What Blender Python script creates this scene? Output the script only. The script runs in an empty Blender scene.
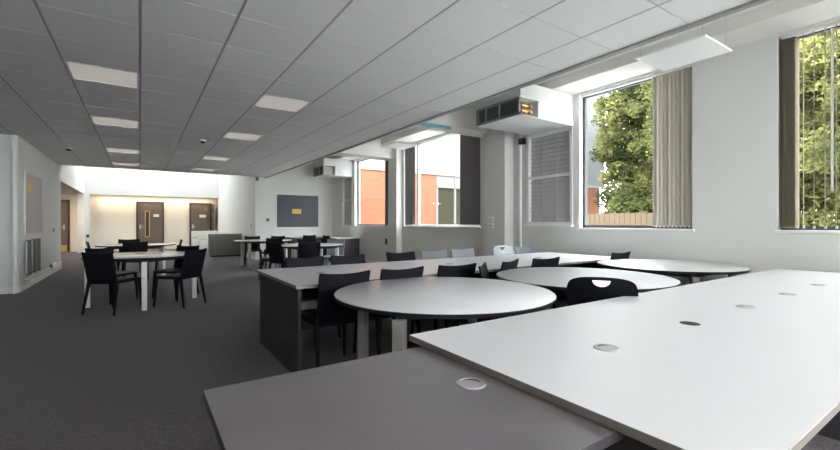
import bpy, bmesh, math, random
import numpy as np
from mathutils import Vector, Matrix
random.seed(7)
C = bpy.context.scene.collection
PI = math.pi

# ------------------------------------------------------------------ helpers
def tag(o, label=None, cat=None, group=None, kind=None):
    if label: o['label'] = label
    if cat: o['category'] = cat
    if group: o['group'] = group
    if kind: o['kind'] = kind
    return o

class MB:
    def __init__(s): s.bm = bmesh.new()
    def box(s, x0, y0, z0, x1, y1, z1, bev=0.0, seg=2):
        r = bmesh.ops.create_cube(s.bm, size=1)
        vs = r['verts']
        for v in vs:
            v.co = Vector(((x0+x1)/2 + v.co.x*(x1-x0), (y0+y1)/2 + v.co.y*(y1-y0), (z0+z1)/2 + v.co.z*(z1-z0)))
        if bev > 0:
            es = list({e for v in vs for e in v.link_edges})
            bmesh.ops.bevel(s.bm, geom=es, offset=bev, segments=seg, affect='EDGES', profile=0.5)
        return s
    def tube(s, pts, rad, n=10, caps=True):
        """tube along points; rad a number, or one per point"""
        P = [Vector(p) for p in pts]
        R = [rad]*len(P) if not isinstance(rad, (list, tuple)) else rad
        rings = []
        up = None
        for i, p in enumerate(P):
            if i == 0: d = P[1]-P[0]
            elif i == len(P)-1: d = P[-1]-P[-2]
            else: d = (P[i+1]-P[i]).normalized() + (P[i]-P[i-1]).normalized()
            d.normalize()
            if up is None:
                up = Vector((0,0,1)) if abs(d.z) < .9 else Vector((0,1,0))
            a = d.cross(up).normalized(); b = a.cross(d).normalized()
            up = b
            rings.append([s.bm.verts.new(p + (a*math.cos(2*PI*k/n) + b*math.sin(2*PI*k/n))*R[i]) for k in range(n)])
        for i in range(len(rings)-1):
            for k in range(n):
                s.bm.faces.new((rings[i][k], rings[i][(k+1)%n], rings[i+1][(k+1)%n], rings[i+1][k]))
        if caps:
            s.bm.faces.new(rings[0][::-1]); s.bm.faces.new(rings[-1])
        return s
    def bar(s, p0, p1, w0, w1):
        """tapered rounded rectangular bar; w = (wx, wy) at each end"""
        n = 12
        rings = []
        for p, w in ((p0, w0), (p1, w1)):
            ring = []
            for k in range(n):
                t = 2*PI*(k+.5)/n
                c, q = math.cos(t), math.sin(t)
                ring.append(s.bm.verts.new((p[0]+math.copysign(abs(c)**.5, c)*w[0]/2, p[1]+math.copysign(abs(q)**.5, q)*w[1]/2, p[2])))
            rings.append(ring)
        for k in range(n):
            s.bm.faces.new((rings[0][k], rings[0][(k+1)%n], rings[1][(k+1)%n], rings[1][k]))
        s.bm.faces.new(rings[0][::-1]); s.bm.faces.new(rings[1])
        return s
    def lathe(s, prof, cx=0, cy=0, n=96):
        """prof: (r,z) list from the axis outwards and back to the axis"""
        rings = []
        for r, z in prof:
            if r < 1e-6: rings.append([s.bm.verts.new((cx, cy, z))])
            else: rings.append([s.bm.verts.new((cx+r*math.cos(2*PI*k/n), cy+r*math.sin(2*PI*k/n), z)) for k in range(n)])
        for a, b in zip(rings[:-1], rings[1:]):
            for k in range(n):
                k2 = (k+1) % n
                if len(a) == 1: s.bm.faces.new((a[0], b[k2], b[k]))
                elif len(b) == 1: s.bm.faces.new((a[k], a[k2], b[0]))
                else: s.bm.faces.new((a[k], a[k2], b[k2], b[k]))
        return s
    def shell(s, f, nu, nv, th):
        """thick curved sheet: f(u,v) -> point for u,v in 0..1"""
        G = [[Vector(f(i/nu, j/nv)) for j in range(nv+1)] for i in range(nu+1)]
        def nrm(i, j):
            a = G[min(i+1, nu)][j]-G[max(i-1, 0)][j]; b = G[i][min(j+1, nv)]-G[i][max(j-1, 0)]
            return a.cross(b).normalized()
        A = [[s.bm.verts.new(G[i][j]+nrm(i, j)*th/2) for j in range(nv+1)] for i in range(nu+1)]
        B = [[s.bm.verts.new(G[i][j]-nrm(i, j)*th/2) for j in range(nv+1)] for i in range(nu+1)]
        F = s.bm.faces.new
        for i in range(nu):
            for j in range(nv):
                F((A[i][j], A[i+1][j], A[i+1][j+1], A[i][j+1]))
                F((B[i][j], B[i][j+1], B[i+1][j+1], B[i+1][j]))
        for i in range(nu):
            F((A[i][0], B[i][0], B[i+1][0], A[i+1][0])); F((A[i][nv], A[i+1][nv], B[i+1][nv], B[i][nv]))
        for j in range(nv):
            F((A[0][j], A[0][j+1], B[0][j+1], B[0][j])); F((A[nu][j], B[nu][j], B[nu][j+1], A[nu][j+1]))
        return s
    def build(s, name, mat, parent=None, smooth=False, loc=None, rot=None):
        me = bpy.data.meshes.new(name)
        bmesh.ops.recalc_face_normals(s.bm, faces=s.bm.faces)
        s.bm.to_mesh(me); s.bm.free()
        if smooth:
            me.polygons.foreach_set('use_smooth', [True]*len(me.polygons))
            try: me.set_sharp_from_angle(angle=math.radians(38))
            except Exception: pass
        me.materials.append(mat)
        o = bpy.data.objects.new(name, me); C.objects.link(o)
        if parent: o.parent = parent
        if loc: o.location = loc
        if rot: o.rotation_euler = rot
        return o

def empty(name, loc=(0,0,0), rz=0.0, label=None, cat=None, group=None, kind=None):
    o = bpy.data.objects.new(name, None); C.objects.link(o)
    o.empty_display_size = .1
    o.location = loc; o.rotation_euler = (0, 0, rz)
    return tag(o, label, cat, group, kind)

def copy_tree(o, parent=None):
    c = o.copy(); C.objects.link(c)
    if parent: c.parent = parent
    for ch in list(o.children): copy_tree(ch, c)
    return c

def box_obj(name, b, mat, parent=None, bev=0.0):
    return MB().box(*b, bev=bev).build(name, mat, parent)

# ------------------------------------------------------------------ materials
def mat(name, col, rough=.5, metal=0.0, spec=.5, noise=None, bump=None, emit=None, coat=0):
    m = bpy.data.materials.new(name); m.use_nodes = True
    nt = m.node_tree; b = nt.nodes['Principled BSDF']
    b.inputs['Base Color'].default_value = (*col, 1); b.inputs['Roughness'].default_value = rough
    b.inputs['Metallic'].default_value = metal; b.inputs['Specular IOR Level'].default_value = spec
    if coat: b.inputs['Coat Weight'].default_value = coat
    tc = nt.nodes.new('ShaderNodeTexCoord')
    if noise:                      # (scale, amount, detail)
        n = nt.nodes.new('ShaderNodeTexNoise'); n.inputs['Scale'].default_value = noise[0]
        n.inputs['Detail'].default_value = noise[2] if len(noise) > 2 else 4
        nt.links.new(tc.outputs['Object'], n.inputs['Vector'])
        r = nt.nodes.new('ShaderNodeMapRange')
        r.inputs['From Min'].default_value = .25; r.inputs['From Max'].default_value = .75
        r.inputs['To Min'].default_value = 1-noise[1]; r.inputs['To Max'].default_value = 1+noise[1]
        nt.links.new(n.outputs['Fac'], r.inputs['Value'])
        mx = nt.nodes.new('ShaderNodeVectorMath'); mx.operation = 'SCALE'
        mx.inputs[0].default_value = col
        nt.links.new(r.outputs['Result'], mx.inputs['Scale'])
        nt.links.new(mx.outputs[0], b.inputs['Base Color'])
    if bump:                       # (scale, strength)
        n2 = nt.nodes.new('ShaderNodeTexNoise'); n2.inputs['Scale'].default_value = bump[0]; n2.inputs['Detail'].default_value = 5
        nt.links.new(tc.outputs['Object'], n2.inputs['Vector'])
        bp = nt.nodes.new('ShaderNodeBump'); bp.inputs['Strength'].default_value = bump[1]; bp.inputs['Distance'].default_value = .01
        nt.links.new(n2.outputs['Fac'], bp.inputs['Height']); nt.links.new(bp.outputs['Normal'], b.inputs['Normal'])
    if emit:
        b.inputs['Emission Color'].default_value = (*emit[0], 1); b.inputs['Emission Strength'].default_value = emit[1]
    return m

M = {}
M['wall'] = mat('white_paint', (.69, .685, .66), .75, spec=.2, bump=(60, .03))
M['wall_far'] = mat('cream_paint', (.80, .74, .64), .75, spec=.2)
M['ceil_tile'] = mat('ceiling_tile', (.94, .94, .94), .95, spec=.1, noise=(900, .05, 2), bump=(700, .08))
M['ceil_bar'] = mat('ceiling_bar', (.50, .50, .49), .6)
M['soffit'] = mat('soffit_plaster', (.76, .755, .72), .85, spec=.15)
M['dark_trim'] = mat('grey_metal_trim', (.33, .325, .31), .5)
M['carpet'] = mat('carpet', (.064, .053, .061), .95, spec=.10, noise=(48, .62, 3), bump=(420, .6))
b_ = M['carpet'].node_tree.nodes['Principled BSDF']; b_.inputs['Sheen Weight'].default_value = .18; b_.inputs['Sheen Roughness'].default_value = .45
M['white_top'] = mat('white_laminate', (.55, .55, .56), .38, spec=.45, noise=(3, .012, 3))
M['lifted_top'] = mat('lifted_white_laminate', (.80, .785, .75), .15, spec=.5, noise=(3, .012, 3))  # paler, warmer copy of the white laminate, making up for dim light there
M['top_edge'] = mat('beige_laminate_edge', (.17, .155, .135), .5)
M['dark_top'] = mat('charcoal_laminate', (.116, .106, .114), .32, spec=.5, noise=(5, .10, 7))
M['dark_panel'] = mat('charcoal_board', (.050, .046, .051), .6, spec=.12)
M['black_edge'] = mat('black_edge', (.014, .013, .016), .45)
M['leg_white'] = mat('white_powder_coat', (.62, .62, .60), .4)
M['leg_grey'] = mat('pale_grey_powder_coat', (.30, .295, .28), .45)
M['chair'] = mat('black_plastic', (.008, .0075, .011), .48, spec=.08, bump=(900, .04))
M['chair_grey'] = mat('pale_grey_plastic', (.22, .23, .25), .4)
M['chair_sheen_grey'] = mat('sheen_grey_plastic', (.15, .16, .18), .34)  # plain grey for one chair; on two, window sheen painted over black
M['chrome'] = mat('chrome', (.7, .7, .72), .22, metal=1)
M['steel'] = mat('satin_steel', (.55, .55, .56), .4, metal=1)
M['ring'] = mat('grey_plastic_ring', (.24, .245, .255), .6, spec=.3)
M['ring_pale'] = mat('pale_grommet', (.36, .365, .37), .5, spec=.3)
M['hole'] = mat('black_void', (.006, .006, .006), .9)
M['frame'] = mat('dark_window_frame', (.060, .062, .066), .4)
M['frame_w'] = mat('white_window_frame', (.80, .80, .79), .4)
M['blind'] = mat('taupe_blind_fabric', (.44, .405, .335), .85, spec=.15, noise=(200, .05, 3))
M['blind_shaded'] = mat('shaded_blind_fabric', (.19, .18, .178), .85, spec=.15)  # darker copy of the taupe fabric, with backlit shade put into the colour
M['blind_brown'] = mat('tan_brown_blind_fabric', (.24, .20, .14), .85, spec=.15)
M['louvre'] = mat('grey_louvre', (.56, .55, .54), .5)
M['louvre_back'] = mat('grey_louvre_mesh', (.36, .355, .35), .7)
M['grille'] = mat('grey_grille', (.24, .255, .26), .5)
M['brass'] = mat('brass', (.55, .33, .12), .35, metal=.9)
M['teal'] = mat('teal_pipe', (.12, .36, .40), .5)
M['casing'] = mat('painted_casing', (.60, .60, .595), .6, spec=.2)
M['black'] = mat('black_plastic_plain', (.012, .012, .013), .4)
M['board'] = mat('slate_felt', (.125, .125, .142), .95, spec=.05, noise=(400, .1, 2))
M['board_l'] = mat('mauve_felt', (.56, .51, .49), .95, spec=.05, noise=(400, .06, 2))
M['yellow'] = mat('yellow_card', (.78, .52, .05), .6)
M['cream_card'] = mat('cream_card', (.75, .56, .22), .6)
M['alu'] = mat('aluminium', (.6, .6, .6), .4, metal=.7)
M['radiator'] = mat('grey_radiator', (.60, .60, .58), .45)
M['rad_dark'] = mat('dark_radiator_fin', (.085, .085, .085), .5)
M['door'] = mat('brown_door', (.135, .105, .085), .5, noise=(20, .08, 4))
M['door_dark'] = mat('dark_door_frame', (.045, .036, .031), .5)
M['oak'] = mat('oak_bead', (.52, .36, .15), .5)
M['sign'] = mat('white_sign', (.85, .85, .83), .4)
M['cabinet'] = mat('grey_cabinet', (.19, .178, .17), .5)
M['plastic_w'] = mat('white_plastic', (.78, .78, .77), .35)
M['diffuser'] = mat('lamp_diffuser', (.86, .84, .80), .35, emit=((1, .93, .86), .15))
M['diffuser2'] = mat('lamp_diffuser_cool', (.86, .86, .86), .35, emit=((1, 1, 1), .12))
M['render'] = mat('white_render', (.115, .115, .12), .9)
M['brick'] = None
M['fence'] = mat('timber_fence', (.085, .057, .034), .85, noise=(14, .2, 5))
M['bounce_paving'] = mat('pale_bounce_paving', (.40, .39, .37), .95, noise=(8, .2, 4))  # made pale so the unseen ground bounces daylight up to the ceiling
M['trunk'] = mat('bark', (.045, .035, .026), .95, noise=(25, .3, 5))
M['win_glass'] = mat('dark_reflective_glass', (.030, .028, .018), .25, spec=.15)
M['spandrel'] = mat('grey_spandrel', (.16, .155, .145), .5)

def brick_mat():
    m = bpy.data.materials.new('orange_brick'); m.use_nodes = True
    nt = m.node_tree; b = nt.nodes['Principled BSDF']; b.inputs['Roughness'].default_value = .9
    tc = nt.nodes.new('ShaderNodeTexCoord'); mp = nt.nodes.new('ShaderNodeMapping')
    mp.inputs['Rotation'].default_value = (PI/2, 0, 0)
    br = nt.nodes.new('ShaderNodeTexBrick')
    br.inputs['Color1'].default_value = (.140, .030, .009, 1); br.inputs['Color2'].default_value = (.175, .042, .014, 1)
    br.inputs['Mortar'].default_value = (.16, .075, .042, 1)
    br.inputs['Scale'].default_value = 1; br.inputs['Mortar Size'].default_value = .012
    br.inputs['Brick Width'].default_value = .225; br.inputs['Row Height'].default_value = .075
    nt.links.new(tc.outputs['Object'], mp.inputs['Vector']); nt.links.new(mp.outputs['Vector'], br.inputs['Vector'])
    nt.links.new(br.outputs['Color'], b.inputs['Base Color'])
    return m
M['brick'] = brick_mat()

def glass_mat():
    m = bpy.data.materials.new('window_glass'); m.use_nodes = True
    nt = m.node_tree; nt.nodes.clear()
    out = nt.nodes.new('ShaderNodeOutputMaterial'); t = nt.nodes.new('ShaderNodeBsdfTransparent'); g = nt.nodes.new('ShaderNodeBsdfGlossy')
    t.inputs['Color'].default_value = (.93, .96, .95, 1)
    g.inputs['Roughness'].default_value = .02
    lw = nt.nodes.new('ShaderNodeLayerWeight')
    pw = nt.nodes.new('ShaderNodeMath'); pw.operation = 'POWER'; pw.inputs[1].default_value = 5
    fr = nt.nodes.new('ShaderNodeMath'); fr.operation = 'MULTIPLY_ADD'; fr.inputs[1].default_value = .25; fr.inputs[2].default_value = .008
    nt.links.new(lw.outputs['Facing'], pw.inputs[0]); nt.links.new(pw.outputs[0], fr.inputs[0])
    mx = nt.nodes.new('ShaderNodeMixShader')
    nt.links.new(fr.outputs[0], mx.inputs['Fac']); nt.links.new(t.outputs[0], mx.inputs[1]); nt.links.new(g.outputs[0], mx.inputs[2])
    nt.links.new(mx.outputs[0], out.inputs['Surface'])
    return m
M['glass'] = glass_mat()

def leaf_mat(name, c0, c1):
    m = bpy.data.materials.new(name); m.use_nodes = True
    nt = m.node_tree; nt.nodes.clear()
    out = nt.nodes.new('ShaderNodeOutputMaterial'); d = nt.nodes.new('ShaderNodeBsdfDiffuse'); t = nt.nodes.new('ShaderNodeBsdfTranslucent')
    mx = nt.nodes.new('ShaderNodeMixShader'); mx.inputs['Fac'].default_value = .40
    tc = nt.nodes.new('ShaderNodeTexCoord'); n = nt.nodes.new('ShaderNodeTexNoise'); n.inputs['Scale'].default_value = 1.1; n.inputs['Detail'].default_value = 6
    cr = nt.nodes.new('ShaderNodeValToRGB')
    cr.color_ramp.elements[0].position = .36; cr.color_ramp.elements[0].color = (*c0, 1)
    cr.color_ramp.elements[1].position = .64; cr.color_ramp.elements[1].color = (*c1, 1)
    nt.links.new(tc.outputs['Object'], n.inputs['Vector']); nt.links.new(n.outputs['Fac'], cr.inputs['Fac'])
    nt.links.new(cr.outputs['Color'], d.inputs['Color']); nt.links.new(cr.outputs['Color'], t.inputs['Color'])
    nt.links.new(d.outputs[0], mx.inputs[1]); nt.links.new(t.outputs[0], mx.inputs[2]); nt.links.new(mx.outputs[0], out.inputs['Surface'])
    return m
M['leaf'] = leaf_mat('leaves', (.038, .050, .018), (.22, .22, .085))
M['leaf2'] = leaf_mat('leaves_deep', (.028, .038, .016), (.17, .175, .068))

# ------------------------------------------------------------------ the room
CZ = 2.74            # tiled ceiling
WX = 5.85            # window wall
WT = .19             # its thickness
SZ = 3.45            # concrete soffit over the window bay
def struct(name, b, m, label, cat='wall'):
    mb = MB()
    for q in b: mb.box(*q)
    return tag(mb.build(name, m), label, cat, kind='structure')

struct('floor', [(-8, -6.3, -.2, 6.15, 23.2, 0)], M['carpet'], 'dark charcoal carpet covering the whole open plan floor', 'floor')

# window wall with openings (y0, y1, z0, z1)
OPEN = [(-5.7, -1.75, 1.14, 3.28), (-1.6, 1.56, 1.14, 3.28), (2.42, 4.06, 1.14, 3.28), (4.20, 5.12, 1.21, 2.78),
        (6.40, 9.40, 1.14, 3.28), (10.25, 12.45, 1.14, 3.28), (12.65, 13.42, 1.14, 2.78)]
def wall_boxes(y0, y1, z0, z1, openings):
    out = []; y = y0
    for a, b, c, d in sorted(openings):
        out.append((WX, y, z0, WX+WT, a, z1))
        out.append((WX, a, z0, WX+WT, b, c)); out.append((WX, a, d, WX+WT, b, z1)); y = b
    out.append((WX, y, z0, WX+WT, y1, z1)); return out
struct('wall_right', wall_boxes(-6.3, 14.7, 0, 4.2, OPEN), M['wall'], 'white painted wall holding the big windows')
struct('wall_end', [(3.15, 14.4, 0, WX, 14.7, 4.2)], M['wall'], 'white end wall carrying the slate grey notice board')
struct('wall_atrium_right', [(3.15, 14.7, 0, 3.45, 22.9, 6.2)], M['wall'], 'tall white side wall behind the low grey cabinet')
struct('wall_left', [(-4.3, 9.9, 0, -1.76, 14.6, CZ+.3)], M['wall'], 'white wall block with radiator and mauve notice board')
struct('wall_atrium_left', [(-2.1, 14.6, 2.43, -1.9, 21.6, 6.2), (-2.1, 21.6, 0, -1.9, 22, 6.2)], M['wall'], 'white wall above the corridor opening with its end pier')
struct('wall_far', [(-2.1, 22.0, 2.42, 3.15, 22.2, 6.2), (-2.1, 22.0, 0, -1.74, 22.2, 2.42)], M['wall'], 'tall bright white wall above the recess with the brown doors')
struct('wall_recess', [(-6, 22.6, 0, 3.15, 22.9, 6.2)], M['wall_far'], 'cream back wall of the recess holding brown doors')
struct('wall_counter', [(1.99, 21.95, 0, 3.15, 22.08, .845)], M['wall'], 'low white wall in front of the second brown door')
struct('wall_corridor', [(-6.3, 14.6, 0, -6, 22.9, 2.43), (-6, 14.45, 0, -4.3, 14.6, 2.43)], M['wall_far'], 'cream corridor wall beyond the opening')
struct('wall_behind', [(-8, -6.3, 0, -1, -6, 4.2), (5.3, -6.3, 0, 5.85, -6, 4.2), (-1, -6.3, 0, 5.3, -6, 1.15), (-1, -6.3, 2.7, 5.3, -6, 4.2)], M['wall'], 'white wall behind the camera')
struct('wall_side', [(-8.3, -6.3, 0, -8, 9.9, 4.2), (-8, 9.9, 0, -4.3, 10.2, 4.2)], M['wall'], 'white wall at the unseen side of the room')
struct('ceiling_soffit', [(3.53, -6, SZ, WX, 14.4, SZ+.2), (5.32, -6, 3.31, WX, 14.4, SZ)], M['soffit'], 'plastered soffit over the window bay with a dropped edge', 'ceiling')
struct('ceiling_roof', [(-8, -6.3, 3.9, 6.15, 14.7, 4.2), (-6.3, 14.6, 2.43, -2.1, 22.6, 2.6), (-2.1, 22.2, 2.42, 3.15, 22.6, 2.6)], M['soffit'],
       'concealed roof slab and the flat soffits of recess and corridor', 'ceiling')
# atrium roof with a rooflight
struct('ceiling_atrium', [(-2.1, 14.4, 6.0, 3.45, 19.8, 6.2), (-2.1, 21.5, 6.0, 3.45, 22.9, 6.2), (-2.1, 19.8, 6.0, -1.3, 21.5, 6.2), (2.5, 19.8, 6.0, 3.45, 21.5, 6.2),
                          (-2.1, 14.4, CZ+.05, 3.45, 14.7, 6.0)], M['wall'], 'high white atrium ceiling around the rooflight', 'ceiling')
rl = box_obj('window_8', (-1.3, 19.8, 6.08, 2.5, 21.5, 6.1), M['glass']); tag(rl, 'glass rooflight over the bright far end', 'window', kind='structure')

# tiled ceiling: tiles with open joints under a grid of bars
mb = MB(); bars = MB()
xs = [-8.4+.6*i for i in range(20)] + [3.47]           # ... -0.6, 0, 0.6 ... 3.0, 3.47
y0 = 3.86-.6*16; ys = [y0+.6*j for j in range(34)]
LIGHTS = {(-.6, k) for k in (18, 22, 27, 31)} | {(1.2, k) for k in (18, 22, 27, 31)}
for i in range(len(xs)-1):
    for j in range(len(ys)-1):
        if (round(xs[i], 1), j) in LIGHTS: continue
        a, b = ys[j], min(ys[j+1], 14.4)
        if a > 14.35 or xs[i+1] < -8 or a < -6: continue
        if b > 9.9 and xs[i] < -4.5: continue
        mb.box(xs[i]+.010, a+.006, CZ, xs[i+1]-.010, b-.006, CZ+.012)
ceil = tag(mb.build('ceiling', M['ceil_tile']), 'suspended ceiling of square white mineral tiles', 'ceiling', kind='structure')
for x in xs:
    bars.box(x-.013, -5.9, CZ+.004, x+.013, 9.9 if x < -4.5 else 14.4, CZ+.03)
for y in ys:
    if -6 < y < 14.4: bars.box(-8, y-.012, CZ+.008, 3.49, y+.012, CZ+.028)
bars.box(-8, -6, CZ+.02, 3.5, 9.9, CZ+.06); bars.box(-4.4, 9.9, CZ+.02, 3.5, 14.4, CZ+.06)
g = bars.build('ceiling_grid', M['ceil_bar'], ceil)
tag(MB().box(3.46, -6, CZ-.022, 3.512, 14.4, CZ+.05).box(3.505, -6, CZ+.0, 3.53, 14.4, SZ).build('trim_1', M['dark_trim']),
    'grey metal edge trim where the tiled ceiling stops', 'trim', kind='structure')

# beams, pilasters, skirting
struct('trim_2', [(3.53, 5.95, 2.98, WX, 6.36, SZ)], M['soffit'], 'cream downstand beam beside the air conditioning unit', 'beam')
struct('trim_3', [(3.53, 9.72, 2.98, WX, 10.2, SZ)], M['soffit'], 'cream downstand beam over the pier between the windows', 'beam')
struct('trim_4', [(5.62, 5.48, 0, WX, 6.05, 3.31)], M['wall'], 'white wall pilaster beside the louvred window', 'pillar')
struct('trim_5', [(5.68, 9.5, 0, WX, 9.85, 3.31)], M['wall'], 'white wall pilaster between the two brick view windows', 'pillar')
struct('trim_6', [(3.15, 14.33, 0, 3.44, 14.4, CZ)], M['wall'], 'shallow white pilaster at the corner of the end wall', 'pillar')
struct('baseboard_right', [(WX-.015, -6, 0, WX, 5.48, .1), (WX-.015, 6.05, 0, WX, 9.5, .1), (WX-.015, 9.85, 0, WX, 14.4, .1)], M['frame_w'], 'white skirting below the window wall', 'skirting')
struct('baseboard_end', [(3.44, 14.385, 0, WX, 14.4, .1)], M['frame_w'], 'white skirting below the end wall notice board', 'skirting')
struct('baseboard_left', [(-1.76, 9.9, 0, -1.742, 14.6, .11), (-4.3, 9.882, 0, -1.742, 9.9, .11)], M['frame_w'], 'white skirting around the radiator wall', 'skirting')
struct('baseboard_far', [(-1.74, 22.585, 0, 3.15, 22.6, .12), (-2.1, 21.985, 0, -1.74, 22, .12), (-1.9, 21.6, 0, -1.885, 22, .12)], M['frame_w'], 'white skirting in the recess with the doors', 'skirting')
struct('baseboard_atrium', [(3.135, 14.4, 0, 3.15, 21.95, .12)], M['frame_w'], 'white skirting behind the low grey cabinet', 'skirting')

# windows ------------------------------------------------------------------
GX = WX+.12
def window(name, o, label, fm, mull=(), sill=True):
    a, b, c, d = o
    t = empty(name, (GX, (a+b)/2, c), 0, label, 'window', kind='structure')
    my = (a+b)/2
    f = MB(); w = .045
    f.box(-.03, a-my, 0, .03, a-my+w, d-c).box(-.03, b-my-w, 0, .03, b-my, d-c)
    f.box(-.03, a-my, 0, .03, b-my, w).box(-.03, a-my, d-c-w, .03, b-my, d-c)
    for y in mull: f.box(-.03, y-my-.03, 0, .03, y-my+.03, d-c)
    f.build('window_frame', fm, t)
    box_obj('pane', (-.004, a-my+w, w, .004, b-my-w, d-c-w), M['glass'], t)
    if sill: box_obj('window_sill', (-.15, a-my-.03, -.03, -.03, b-my+.03, .004), M['frame_w'], t, bev=.004)
    return t
window('added_window_7', OPEN[0], 'unseen window added behind the camera for more daylight', M['frame'])  # added out of view to let more side light in
window('window_1', OPEN[1], 'tall window full of trees cut by the edge of the photo', M['frame'])
window('window_2', OPEN[2], 'tall window looking on trees and a timber fence', M['frame'])
window('window_3', OPEN[4], 'wide window looking on white render and orange brick', M['frame_w'], mull=(8.86,))
window('window_4', OPEN[5], 'window filled by orange brick near the end wall', M['frame'])

def louvre_window(name, o, label):
    a, b, c, d = o; my = (a+b)/2; h = d-c; L = b-a
    t = empty(name, (WX+.03, my, c), 0, label, 'window', kind='structure')
    f = MB(); w = .05
    f.box(-.05, -L/2-.02, -.02, .03, -L/2+w-.02, h+.02).box(-.05, L/2-w+.02, -.02, .03, L/2+.02, h+.02)
    f.box(-.05, -L/2, -.02, .03, L/2, w-.02).box(-.05, -L/2, h-w+.02, .03, L/2, h+.02)
    tz = h*.52
    f.box(-.05, -L/2, tz-.022, .03, L/2, tz+.022)
    f.build('window_frame', M['frame_w'], t)
    box_obj('back_panel', (.045, -L/2+.02, .02, .06, L/2-.02, h-.02), M['louvre_back'], t)
    for z0, z1 in ((.04, tz-.03), (tz+.03, h-.04)):
        s = MB(); n = max(3, round((z1-z0)/.072))
        for k in range(n):
            zc = z0+(k+.5)*(z1-z0)/n
            s.shell(lambda u, v: (-.012+.038*u, -L/2+.04+(L-.08)*v, zc-.036+.074*u), 2, 1, .004)
        for y in (-L/6, L/6): s.box(-.016, y-.008, z0, -.01, y+.008, z1)
        s.build('louvre_blades', M['louvre'], t)
    box_obj('window_sill', (-.10, -L/2-.04, -.05, .0, L/2+.04, -.02), M['frame_w'], t, bev=.004)
    return t
louvre_window('window_5', OPEN[3], 'closed grey louvred window with a white transom beside the pilaster')
louvre_window('window_6', OPEN[6], 'small closed grey louvred window near the end wall')

t = empty('added_window_9', (2.15, -6.15, 1.15), 0, 'unseen ribbon window added behind the camera for more daylight', 'window', kind='structure')  # added glazing, never in view, to brighten the room from behind
f = MB()
for k in range(5): f.box(-3.15+1.575*k-.03, -.04, 0, -3.15+1.575*k+.03, .04, 1.55)
f.box(-3.15, -.04, 0, 3.15, .04, .05).box(-3.15, -.04, 1.50, 3.15, .04, 1.55).build('window_frame', M['frame'], t)
box_obj('pane', (-3.12, -.004, .05, 3.12, .004, 1.50), M['glass'], t)

# vertical blinds ------------------------------------------------------------
def blind(o, spans, label, m, head=True, track=None):
    """spans: (y, angle) for each slat; angle 0 = flat against the window"""
    a, b, c, d = o
    yc = (a+b)/2
    t = empty('vertical_blind', (WX+.055, yc, c), 0, label, 'blind')
    h = d-c
    ta, tb = track or (a+.02, b-.02)
    box_obj('headrail', (-.02, ta-yc, h-.035, .02, tb-yc, h-.003), M['frame_w'], t)
    base = None
    for y, ang in spans:
        if base is None:
            s = MB().shell(lambda u, v: (.006*math.sin(PI*u), -.0445+.089*u, .03+(h-.065)*v), 4, 1, .0014)
            o_ = base = s.build('slat', m, t, smooth=True)
            MB().box(-.010, -.012, .022, .010, .012, .052).build('bottom_weight', M['plastic_w'], base)
        else:
            o_ = copy_tree(base, t)
        o_.location = (0, y-yc, 0); o_.rotation_euler = (0, 0, ang)
    return t
R = math.radians
bw = blind(OPEN[1], [(1.535-.011*k, R(80)) for k in range(12)] + [(1.36-.085*k, R(101+2*(k % 3))) for k in range(30)],
      'taupe vertical blind with open slats across the window of trees', M['blind_brown'])
MB().tube([(5.885, 1.135, 1.55), (5.885, 1.135, 3.22)], .011, 8).build('wand', M['plastic_w'], bw).matrix_parent_inverse = Matrix.Translation(bw.location).inverted()
blind(OPEN[2], [(2.475+.052*k, R(28+5*math.sin(k*2.1))) for k in range(9)], 'taupe vertical blind gathered beside the fence view window', M['blind'])
blind(OPEN[4], [(6.45+.062*k, R(6)) for k in range(11)], 'dark vertical blind gathered beside the pilaster at the wide window', M['blind_shaded'], track=(6.42, 8.7))
blind(OPEN[4], [(9.0+.05*k, R(25)) for k in range(8)], 'narrow dark vertical blind gathered at the wide window\'s far jamb', M['blind_shaded'], track=(8.92, 9.38))
blind(OPEN[5], [(10.30+.02*k, R(75)) for k in range(8)], 'dark vertical blind bunched beside the brick filled window', M['blind_shaded'])

# doors ----------------------------------------------------------------------
def door(name, x0, x1, label, glazed=None, sign=None, handle=None, kick=False, y=22.6, lab2=None):
    t = empty(name, ((x0+x1)/2, y, 0), 0, label, 'door', kind='structure')
    w = x1-x0; h = 2.13
    MB().box(-w/2-.06, -.06, 0, -w/2, .0, h+.06).box(w/2, -.06, 0, w/2+.06, 0, h+.06).box(-w/2, -.06, h, w/2, 0, h+.06).build('door_frame', M['door_dark'], t)
    box_obj('door_leaf', (-w/2+.004, -.035, .01, w/2-.004, -.002, h-.004), M['door'], t)
    if glazed:
        gx0, gx1, z0, z1 = glazed; q = .035
        MB().box(gx0-q, -.046, z0-q, gx0, -.034, z1+q).box(gx1, -.046, z0-q, gx1+q, -.034, z1+q).box(gx0, -.046, z0-q, gx1, -.034, z0).box(gx0, -.046, z1, gx1, -.034, z1+q).build('glazing_bead', M['oak'], t)
        box_obj('door_pane', (gx0, -.040, z0, gx1, -.035, z1), M['win_glass'], t)
    if sign:
        s = box_obj('door_sign', sign, M['sign'], t, bev=.004)
    if handle is not None:
        hx, dr = handle
        MB().box(hx-.03, -.045, .95, hx+.03, -.034, 1.15, bev=.004).tube([(hx, -.045, 1.05), (hx, -.09, 1.05), (hx+dr*.13, -.09, 1.05)], .01, 8).build('door_handle', M['steel'], t)
    if kick: box_obj('kick_plate', (-w/2+.02, -.04, .03, w/2-.02, -.034, .30), M['oak'], t)
    return t
door('door_1', -.08, .86, 'brown door with a narrow oak beaded glass slot', glazed=(-.17, -.05, .62, 1.74), sign=(.12, -.042, 1.50, .34, -.034, 1.62), handle=(-.38, 1))
door('door_2', 2.02, 2.86, 'brown door with white sign behind the low white wall', sign=(-.06, -.042, 1.48, .22, -.034, 1.62), handle=(-.34, 1))
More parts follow.
